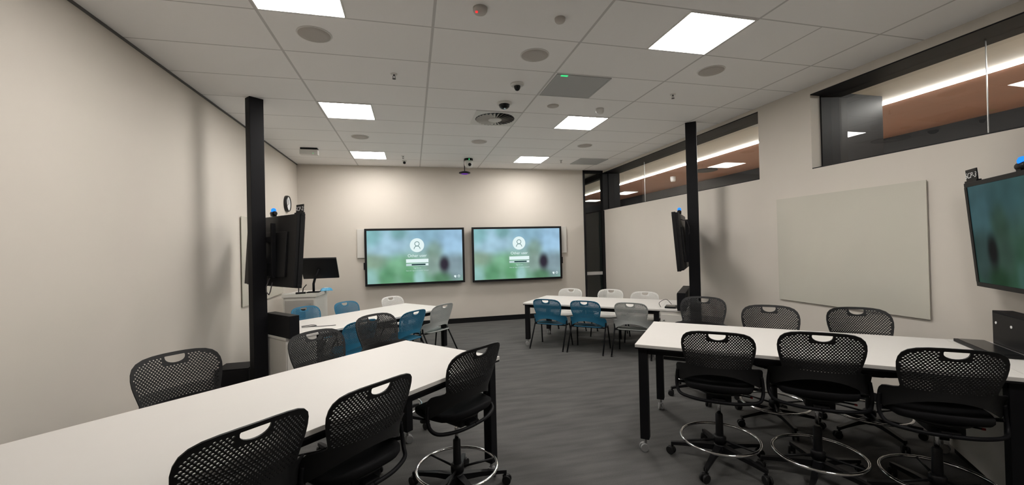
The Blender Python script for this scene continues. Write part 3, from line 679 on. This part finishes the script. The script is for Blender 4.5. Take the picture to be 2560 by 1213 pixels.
# ------------------------------------------------------------------ lectern in the far left corner
t = thing('lectern', 'pale grey lectern cabinet in the far left corner with a dark vent', 'lectern', (-1.80, 7.72, 0), -0.10)
MB().box((0, 0, 0.49), (0.50, 0.64, 0.88), bev=0.004).build('body', 'cabinet', t)
MB().box((0, -0.325, 0.48), (0.44, 0.014, 0.80), bev=0.003).build('rear_panel', 'lectern_grey', t)
MB().box((0.02, -0.334, 0.66), (0.15, 0.008, 0.15)).build('vent', 'black_plastic', t)
MB().box((0, 0, 0.955), (0.54, 0.68, 0.05), bev=0.004).build('top', 'cabinet', t)
MB().box((0, 0, 0.025), (0.46, 0.58, 0.05)).build('plinth', 'black_plastic', t)
MB().lathe([(0.012, 0), (0.012, 0.01)], c=(0.17, -0.332, 0.82), seg=12, axis=Matrix.Rotation(PI/2, 3, 'X')).build('lock', 'steel', t)
t = thing('lectern_monitor', 'black monitor tilted back on an arm above the lectern', 'monitor', (-1.66, 7.62, 0.98), 0.02)
R = Matrix.Rotation(0.72, 3, 'X')
mm = MB(); mm.box((0.10, 0.02, 0.41), (0.58, 0.035, 0.47), rot=R, bev=0.008); mm.build('screen_body', 'black_plastic', t)
MB().box(Vector((0.10, 0.02, 0.41)) + R @ Vector((0, 0.018, 0)), (0.54, 0.006, 0.43), rot=R).build('panel', 'dark_glass', t)
MB().tube([(0.0, 0, 0.012), (0.0, 0, 0.15), (0.03, 0.0, 0.26), (0.09, 0.0, 0.40)], 0.020, 10).build('stand', 'black_metal', t)
MB().box((0, 0, 0.008), (0.20, 0.16, 0.016), bev=0.005).build('base', 'black_metal', t)
t = thing('desk_microphone', 'black desk device with short stalks beside the monitor stand', 'device', (-1.83, 7.48, 0.98), 0.2)
MB().box((0, 0, 0.014), (0.15, 0.09, 0.028), bev=0.006).build('base', 'black_plastic', t)
MB().tube([(0.03, 0, 0.02), (0.04, -0.01, 0.09), (0.09, -0.02, 0.15)], 0.008, 8).tube([(-0.03, 0, 0.02), (-0.03, 0, 0.10), (0.0, -0.01, 0.16)], 0.008, 8).build('stalk', 'black_plastic', t)
t = thing('wipes_packet', 'crumpled blue packet of wipes on the lectern top', 'packet', (-1.50, 7.84, 0.98), 0.3)
m = MB(); bmesh.ops.create_grid(m.bm, x_segments=10, y_segments=6, size=0.5)
top = list(m.bm.verts)
for v_ in top:
    x, y = v_.co.x, v_.co.y; e = (1-(2*x)**4)*(1-(2*y)**4)
    v_.co = Vector((x*0.20, y*0.11, 0.006+0.045*max(e, 0)**0.5 + 0.012*noise.noise(Vector((x*7, y*7, 1)))*max(e, 0)))
ex = bmesh.ops.extrude_face_region(m.bm, geom=list(m.bm.faces)); 
for g in ex['geom']:
    if isinstance(g, bmesh.types.BMVert): g.co.z = 0.0
m.build('packet_body', 'wipes_blue', t)
MB().box((0.0, 0.0, 0.052), (0.07, 0.04, 0.006), bev=0.002).build('flap', 'label_white', t)
MB().box((-1.98, 7.50, 0.988), (0.20, 0.12, 0.012), rz=0.1).build('keyboard', 'white_plastic')
tag(bpy.data.objects['keyboard'], 'pale flat keyboard at the near edge of the lectern top', 'keyboard')
# hanging loop cable under the side screen is part of the screen; loose cable on the back left table
cx, cy = wpos(A_FAR, 2.02, 0.40, True)
pts = [(cx-0.16, cy+0.05, 0.733), (cx-0.06, cy+0.11, 0.733), (cx+0.02, cy+0.04, 0.735), (cx-0.05, cy-0.04, 0.740), (cx-0.14, cy-0.02, 0.735), (cx-0.04, cy-0.01, 0.733), (cx+0.10, cy-0.03, 0.733), (cx+0.26, cy-0.01, 0.733)]
def smooth(pts, n=6):
    P_ = [Vector(p) for p in pts]; out = []
    for i in range(len(P_)-1):
        p0, p1, p2, p3 = P_[max(i-1, 0)], P_[i], P_[i+1], P_[min(i+2, len(P_)-1)]
        for k in range(n):
            t_ = k/n; out.append(0.5*((2*p1)+(-p0+p2)*t_+(2*p0-5*p1+4*p2-p3)*t_*t_+(-p0+3*p1-3*p2+p3)*t_**3))
    out.append(P_[-1]); return out
o = MB().tube(smooth(pts), 0.004, 6).build('loose_cable', 'cable'); tag(o, 'thin tangled dark cable lying on the back left table near the black box', 'cable')
cx, cy = wpos(A_FAR, 2.40, 0.10, False)
pts = [(cx-0.10, cy+0.20, 0.733), (cx-0.13, cy+0.19, 0.80), (cx-0.05, cy+0.14, 0.85), (cx+0.02, cy+0.11, 0.78)]
o = MB().tube(smooth(pts), 0.004, 6).build('loose_cable', 'cable'); tag(o, 'short dark cable looping up beside the black box at the right post', 'cable')

# ------------------------------------------------------------------ chairs
def interp(tab, z):
    for (z0, a), (z1, c) in zip(tab, tab[1:]):
        if z0 <= z <= z1: return a + (c-a)*(z-z0)/(z1-z0)
    return tab[-1][1] if z > tab[-1][0] else tab[0][1]
# outline of the right half of the back shell, heights above the seat datum (seat top = 0.0, crown = 0.42)
OUT = [(0.0, 0.425), (0.06, 0.4245), (0.12, 0.421), (0.17, 0.413), (0.205, 0.398), (0.228, 0.375), (0.240, 0.345), (0.244, 0.31), (0.241, 0.27), (0.232, 0.225), (0.222, 0.185), (0.215, 0.158),
       (0.218, 0.146), (0.238, 0.140), (0.266, 0.137), (0.284, 0.130), (0.291, 0.11), (0.291, 0.06), (0.289, 0.02), (0.283, -0.005), (0.268, -0.012), (0.24, 0.010), (0.20, 0.038), (0.15, 0.064), (0.10, 0.082), (0.05, 0.092), (0.0, 0.095)]
ins_tab = [(0.150, 0.215), (0.185, 0.222), (0.225, 0.232), (0.27, 0.241), (0.31, 0.244), (0.345, 0.240), (0.375, 0.228), (0.398, 0.205), (0.413, 0.17), (0.421, 0.12), (0.425, 0.0)]
def back_pt(x, z, top=1.0):
    # centre line recline plus lateral wrap
    yc = -0.205 - 0.030*max(0, (z-0.14)/0.285) - 0.035*max(0, (z-0.22)/0.205)**2 + 0.012*math.sin(max(0, min(1, z/0.25))*PI)
    k = interp([(-0.02, 2.3), (0.08, 1.9), (0.16, 1.15), (0.28, 0.85), (0.43, 0.62)], z)
    return Vector((x, yc + k*x*x, z))
def make_back_mesh(name):
    segs = []; pts = []; loops = []
    def add_loop(poly):
        i0 = len(pts); pts.extend(Vector(p) for p in poly); n = len(poly)
        segs.extend((i0+k, i0+(k+1) % n) for k in range(n)); loops.append(list(range(i0, i0+n)))
    half = OUT; outline = [(x, z) for x, z in half] + [(-x, z) for x, z in half[::-1][1:-1]]
    # subdivide long edges
    o2 = []
    for k in range(len(outline)):
        a, c = outline[k], outline[(k+1) % len(outline)]; d = math.hypot(c[0]-a[0], c[1]-a[1]); n = max(1, int(d/0.02))
        for q in range(n): o2.append((a[0]+(c[0]-a[0])*q/n, a[1]+(c[1]-a[1])*q/n))
    add_loop(o2)
    hz = 0.405; hw = 0.056; hh = 0.040          # D-shaped hand hole
    hole = [(hw*math.cos(a)*1.0, hz-0.006-hh*math.sin(a)**0.8) for a in [PI*k/12 for k in range(13)]]
    hole[0] = (hw, hz-0.006); hole[-1] = (-hw, hz-0.006)
    hole = [(hw*0.95, hz)] + hole + [(-hw*0.95, hz)]
    add_loop(hole[::-1])
    pitch, rowp = 0.0188, 0.0112
    r = 0; z = 0.150
    while z < 0.41:
        off = (r % 2)*pitch/2
        for c in range(-14, 15):
            x = c*pitch + off
            if abs(x) > interp(ins_tab, min(z+0.020, 0.4249)) - 0.016 or abs(x) > interp(ins_tab, z)-0.017: continue
            dxh = max(0, abs(x)-hw); inside = abs(x) < hw*1.25 and z > hz-hh-0.024*(1) - 0.0*(1)
            if inside: continue
            q = 1.0 if z > 0.21 else 0.72
            rx, rz_ = 0.0060*q, 0.0046*q
            add_loop([(x+rx*math.cos(a+0.5), z+rz_*math.sin(a+0.5)) for a in [PI*k/3 for k in range(6)]][::-1])
        z += rowp; r += 1
    # helper points in the solid lower skirt
    for gx in range(-13, 14):
        for gz in range(0, 7):
            x, z = gx*0.021, 0.0+gz*0.021
            lo = 0.098-1.35*x*x+0.010; hi = 0.140 if abs(x) < 0.21 else 0.115
            if abs(x) < 0.275 and lo < z < hi: pts.append(Vector((x, z)))
    vs, es, fs, ov, *_ = geometry.delaunay_2d_cdt([Vector((p[0], p[1])) for p in pts], segs, [], 1, 1e-7)
    owner = {}
    for li, lp in enumerate(loops):
        for k in lp: owner[k] = li
    vo = [next((owner.get(k, -1) for k in o_), -1) for o_ in ov]
    fs = [f_ for f_ in fs if not (vo[f_[0]] > 0 and all(vo[k] == vo[f_[0]] for k in f_))]
    # two skins offset along the shell's own normal, joined along every rim and hole
    def nrm(x, z):
        e = 0.002; dx = back_pt(x+e, z)-back_pt(x-e, z); dz = back_pt(x, z+e)-back_pt(x, z-e); n_ = dx.cross(dz); return n_.normalized()
    bm = bmesh.new(); h = 0.0035
    F = [bm.verts.new(back_pt(v_[0], v_[1]) - nrm(v_[0], v_[1])*h) for v_ in vs]
    Bk = [bm.verts.new(back_pt(v_[0], v_[1]) + nrm(v_[0], v_[1])*h) for v_ in vs]
    cnt = {}
    for f_ in fs:
        f_ = list(f_)
        for k in range(len(f_)):
            e = (f_[k], f_[(k+1) % len(f_)]); cnt.setdefault(tuple(sorted(e)), []).append(e)
        try: bm.faces.new([F[k] for k in f_]); bm.faces.new([Bk[k] for k in f_[::-1]])
        except ValueError: pass
    for e in cnt.values():
        if len(e) == 1:
            a, c = e[0]; bm.faces.new((F[c], F[a], Bk[a], Bk[c]))
    bmesh.ops.delete(bm, geom=[v_ for v_ in bm.verts if not v_.link_faces], context='VERTS')
    bmesh.ops.recalc_face_normals(bm, faces=bm.faces)
    for f_ in bm.faces: f_.smooth = True
    me = bpy.data.meshes.new(name); bm.to_mesh(me); bm.free()
    me.set_sharp_from_angle(angle=math.radians(40))
    return me
BACK = make_back_mesh('backrest')
def seat_mesh(thick):
    bm = bmesh.new(); N, Mr = 40, 8; rows = []
    def outline(a):
        ca, sa = math.cos(a), math.sin(a); n = 3.2
        r = (abs(ca)**n + abs(sa)**n)**(-1/n)
        x = 0.240*r*ca; y = 0.225*r*sa
        if y < 0: x *= 1 - 0.10*(-y/0.225)
        return x, y+0.015
    def topz(x, y):
        z = -0.030*max(0, (y-0.12)/0.12)**2 - 0.012*(1-(x/0.24)**2)*(1-((y-0.015)/0.23)**2) 
        if y < -0.1: z += 0.02*((-0.1-y)/0.12)
        return z
    c0 = bm.verts.new((0, 0.015, topz(0, 0.015)))
    for i in range(1, Mr+1):
        q = i/Mr; rows.append([bm.verts.new((outline(2*PI*k/N)[0]*q, (outline(2*PI*k/N)[1]-0.015)*q+0.015, topz(outline(2*PI*k/N)[0]*q, (outline(2*PI*k/N)[1]-0.015)*q+0.015))) for k in range(N)])
    for k in range(N): bm.faces.new((c0, rows[0][k], rows[0][(k+1) % N]))
    low = []
    for (q, dz) in ((1.012, -0.010), (1.01, -thick*0.6), (0.96, -thick), (0.5, -thick-0.004)):
        rows.append([bm.verts.new((outline(2*PI*k/N)[0]*q, (outline(2*PI*k/N)[1]-0.015)*q+0.015, topz(*outline(2*PI*k/N))*(1 if q > .6 else 0)+dz)) for k in range(N)])
    for A, B in zip(rows, rows[1:]):
        for k in range(N): bm.faces.new((A[k], B[k], B[(k+1) % N], A[(k+1) % N]))
    bm.faces.new(rows[-1][::-1])
    bmesh.ops.recalc_face_normals(bm, faces=bm.faces)
    for f_ in bm.faces: f_.smooth = True
    me = bpy.data.meshes.new('seat'); bm.to_mesh(me); bm.free(); return me

def make_stool():
    t = thing('drafting_stool', 'x', 'stool')
    SH = 0.628
    link('backrest', BACK, 'chair_black', t, (0, 0, SH))
    s = link('seat', seat_mesh(0.045), 'fabric_black', t, (0, 0, SH))
    MB().lathe([(0.16, SH-0.066), (0.17, SH-0.052), (0.16, SH-0.045)], seg=28).build('seat_pan', 'chair_black', t)
    m = MB()
    for sx in (-1, 1):
        m.tube(smooth([(sx*0.284, -0.045, SH+0.07), (sx*0.292, -0.045, SH+0.0), (sx*0.286, -0.065, SH-0.07), (sx*0.25, -0.115, SH-0.10), (sx*0.13, -0.165, SH-0.108), (0, -0.175, SH-0.11)], 5), 0.012, 8)
        m.tube(smooth([(sx*0.286, -0.050, SH-0.02), (sx*0.26, 0.05, SH-0.055), (sx*0.16, 0.08, SH-0.065), (0, 0.08, SH-0.068)], 5), 0.011, 8)
    m.build('back_frame', 'black_metal', t)
    MB().box((0, -0.02, SH-0.092), (0.17, 0.22, 0.055), bev=0.012).box((0, -0.125, SH-0.10), (0.09, 0.10, 0.03), bev=0.008).build('tilt_mechanism', 'black_plastic', t)
    lv = MB().tube([(0.08, 0.01, SH-0.10), (0.17, 0.02, SH-0.105), (0.215, 0.02, SH-0.11)], 0.006, 8).build('lever', 'black_metal', t)
    MB().tube([(0.213, 0.02, SH-0.11), (0.230, 0.02, SH-0.112)], 0.0075, 8).build('lever_tip', 'red', lv)
    MB().tube([(0, 0, SH-0.11), (0, 0, 0.36)], 0.013, 14).build('gas_rod', 'chrome', t)
    MB().lathe([(0.026, 0.08), (0.028, 0.20), (0.026, 0.37), (0.018, 0.38)], seg=18).build('column', 'black_plastic', t)
    rg = MB().tube([(0.275*math.cos(2*PI*k/48), 0.275*math.sin(2*PI*k/48), 0.185) for k in range(48)], 0.0105, 10, closed=True).build('foot_ring', 'chrome', t)
    m = MB().lathe([(0.045, 0.155), (0.045, 0.20), (0.034, 0.212)], seg=20)
    for k in range(3):
        a = 2*PI*k/3+PI/2; m.tube([(0.04*math.cos(a), 0.04*math.sin(a), 0.178), (0.272*math.cos(a), 0.272*math.sin(a), 0.184)], 0.008, 8)
    m.build('ring_spokes', 'black_plastic', rg)
    m = MB().lathe([(0.05, 0.085), (0.052, 0.12), (0.036, 0.15)], seg=24)
    for k in range(5):
        a = 2*PI*k/5+PI/2+0.35; d = Vector((math.cos(a), math.sin(a), 0)); 
        R = Matrix.Rotation(a, 3, 'Z')
        pr = [(0.03, 0.118, 0.036, 0.022), (0.15, 0.112, 0.026, 0.017), (0.27, 0.098, 0.020, 0.013), (0.350, 0.088, 0.018, 0.012)]
        rings = []
        for (rr, zz, ww, hh) in pr:
            rings.append([m.bm.verts.new(R @ Vector((rr, sy*ww*0.72, zz+sz*hh))) for sy, sz in ((-1, -1), (1, -1), (1, 1), (-1, 1))])
        for A, B in zip(rings, rings[1:]):
            for q in range(4): m.bm.faces.new((A[q], A[(q+1) % 4], B[(q+1) % 4], B[q]))
        m.bm.faces.new(rings[0]); m.bm.faces.new(rings[-1][::-1])
    bs = m.build('star_base', 'black_plastic', t)
    for k in range(5):
        a = 2*PI*k/5+PI/2+0.35
        caster_mb(MB(), (0.342*math.cos(a), 0.342*math.sin(a), 0), 0.95, a+1.1).build('caster', 'chair_black', bs)
    return t
def make_chair(mat, name):
    t = thing(name, 'x', 'chair'); SH = 0.40
    bk = BACK.copy(); bk.materials.clear(); bk.materials.append(M[mat]); link('backrest', bk, None, t, (0, 0, SH))
    link('seat', seat_mesh(0.016), mat, t, (0, 0, SH))
    m = MB()
    for sx in (-1, 1):
        m.tube(smooth([(sx*0.284, -0.045, SH+0.06), (sx*0.276, -0.03, SH-0.01), (sx*0.268, 0.10, SH-0.02), (sx*0.255, 0.17, SH-0.025)], 5), 0.011, 8)
    m.tube([(-0.265, 0.10, SH-0.022), (0.265, 0.10, SH-0.022)], 0.010, 8); m.tube([(-0.274, -0.08, SH-0.018), (0.274, -0.08, SH-0.018)], 0.010, 8)
    m.build('seat_frame', 'black_metal', t)
    for sx in (-1, 1):
        for (a, c) in (((sx*0.277, -0.045, SH+0.0), (sx*0.285, -0.265, 0.0)), ((sx*0.256, 0.165, SH-0.02), (sx*0.275, 0.235, 0.0))):
            a, c = Vector(a), Vector(c); mid = a.lerp(c, 0.12)+Vector((0, 0, 0.0))
            lg = MB().tube([a, mid, c+Vector((0, 0, 0.012))], 0.0115, 10).build('leg', 'black_metal', t)
            MB().tube([c, c+Vector((0, 0, 0.018))], 0.014, 10).build('glide', 'black_plastic', lg)
    return t

def hub(bx, by, fdir, d):
    return (bx + fdir.x*d, by + fdir.y*d)
def fdir(rz): return Vector((-math.sin(rz), math.cos(rz)))
RZR, RZL = ANG, -ANG          # chairs on the near side: +Y turned to face the table
D = 0.235                     # crown of the back sits this far behind the column
stools = [ # crown x, y, facing, turn, label
 (2.110, 2.504, RZR, 0.02, 'black stool at the near left of the front right table, foot ring fully in view'),
 (2.593, 2.124, RZR, 0.00, 'black stool at the near side of the front right table, in the middle'),
 (3.010, 1.680, RZR, 0.04, 'black stool at the near side of the front right table, cut by the right edge'),
 (3.265, 4.080, RZR+PI, -0.12, 'black stool behind the front right table, in front of the right post'),
 (3.390, 3.300, RZR+PI, 0.00, 'black stool behind the front right table, middle of the far side'),
 (3.967, 2.906, RZR+PI, 0.05, 'black stool behind the front right table, below the glass board'),
 (0.414, 2.660, RZL, -0.05, 'black stool at the right end of the front left table, foot ring in full view'),
 (-0.178, 2.123, RZL, 0.00, 'black stool at the near side of the front left table, in the middle'),
 (-0.610, 1.770, RZL, 0.03, 'black stool nearest the camera at the front left table'),
 (-1.523, 3.138, RZL+PI, 0.06, 'black stool by the left wall behind the front left table'),
 (-0.780, 3.565, RZL+PI, 0.10, 'black stool behind the front left table, right of the left post'),
 (-0.383, 4.255, RZL+PI, 0.05, 'black stool standing between the two left tables'),
]
st0 = make_stool()
for i, (x, y, rz, turn, lab) in enumerate(stools):
    r = rz + turn; f_ = fdir(r); hx, hy = x + f_.x*D, y + f_.y*D
    if i == 0: st0.location = (hx, hy, 0); st0.rotation_euler = (0, 0, r); st0['label'] = lab; st0['group'] = 'black drafting stools'
    else:
        q = dup(st0, (hx, hy, 0), r, lab, 'black drafting stools')
        if i == 1:                      # this one is wound a little higher
            for ch in q.children:
                if ch.name.split('.')[0] in ('backrest', 'seat', 'seat_pan', 'back_frame', 'tilt_mechanism', 'lever', 'gas_rod'): ch.location.z += 0.035
chairs = {'blue': [
 (2.082, 6.312, RZR, 0.0, 'blue chair at the left of the near side of the back right table'),
 (2.568, 5.892, RZR, 0.0, 'blue chair in the middle of the near side of the back right table'),
 (0.02, 5.93, RZL, 0.06, 'blue chair beside the grey one at the near side of the back left table'),
 (-0.62, 5.36, RZL, 0.0, 'blue chair mostly hidden behind black stools at the back left table'),
 (-1.119, 7.361, RZL+PI, 0.10, 'blue chair in the middle of the far side of the back left table'),
 (-1.665, 7.000, RZL+PI, 0.10, 'blue chair on the far side of the back left table, before the lectern')],
 'grey': [
 (3.094, 5.432, RZR, 0.0, 'grey chair at the right of the near side of the back right table'),
 (0.46, 6.43, RZL, 0.05, 'grey chair at the right end of the back left table'),
 ],
 'white': [
 (3.03, 7.583, RZR+PI, 0.0, 'pale chair behind the back right table, under the right display'),
 (3.654, 7.113, RZR+PI, 0.0, 'pale chair behind the back right table, before the glazed corner'),
 (4.003, 6.507, RZR+PI, 0.0, 'pale chair behind the right end of the back right table, near the post'),
 (-0.395, 7.786, RZL+PI, 0.0, 'pale chair behind the back left table, under the left display')]}
for key, lst in chairs.items():
    c0 = make_chair('chair_'+key, 'stacking_chair')
    for i, (x, y, rz, turn, lab) in enumerate(lst):
        r = rz + turn; f_ = fdir(r); hx, hy = x + f_.x*D, y + f_.y*D
        g = key + ' stacking chairs at the back tables'
        if i == 0: c0.location = (hx, hy, 0); c0.rotation_euler = (0, 0, r); c0['label'] = lab; c0['group'] = g
        else: dup(c0, (hx, hy, 0), r, lab, g)

# low dark box on the floor between the left wall and the post
t = thing('floor_box', 'low dark box on the floor between the left wall and the left black post', 'box', (-2.07, 5.55, 0))
MB().box((0, 0, 0.165), (0.35, 0.32, 0.33), bev=0.01).build('body', 'black_plastic', t)
MB().box((0, 0, 0.336), (0.35, 0.32, 0.014), bev=0.005).build('lid', 'black_metal', t)

# fittings on the timber ceiling beyond the high windows
M['corr_panel'] = emat('corridor_panel', (1.0, 0.97, 0.92), 3.0)
CORR = [(7.40, 13.10, 0.55, 0.80, 'flat lit panel beyond the left end of the far high window'), (7.25, 15.50, 0.6, 0.6, 'flat lit panel seen through the narrow glazed strip in the far corner')]
SENS, SPK = (6.95, 9.75), (7.17, 8.73)
for (x, y, wx, wy, lab) in CORR:
    t = thing('ceiling_light', lab, 'ceiling light', (x, y, ZC), 0, 'flat panel lights beyond the high windows')
    MB().box((0, 0, -0.006), (wx, wy, 0.012)).build('frame', 'white_plastic', t)
    MB().box((0, 0, -0.0135), (wx-0.03, wy-0.03, 0.003)).build('diffuser', 'corr_panel', t)
t = thing('occupancy_sensor', 'small pale cylinder under the brown ceiling beyond the high window, left of the right post', 'sensor', (SENS[0], SENS[1], ZC))
MB().lathe([(0.07, 0), (0.07, -0.10), (0.055, -0.13), (0.01, -0.135)], seg=24).build('housing', 'white_plastic', t)
t = thing('ceiling_speaker', 'dark flat disc under the brown ceiling beyond the high window, right of the right post', 'speaker', (SPK[0], SPK[1], ZC))
MB().lathe([(0.26, 0), (0.27, -0.02), (0.24, -0.03), (0.01, -0.03)], seg=32).build('housing', 'corr_dark', t)
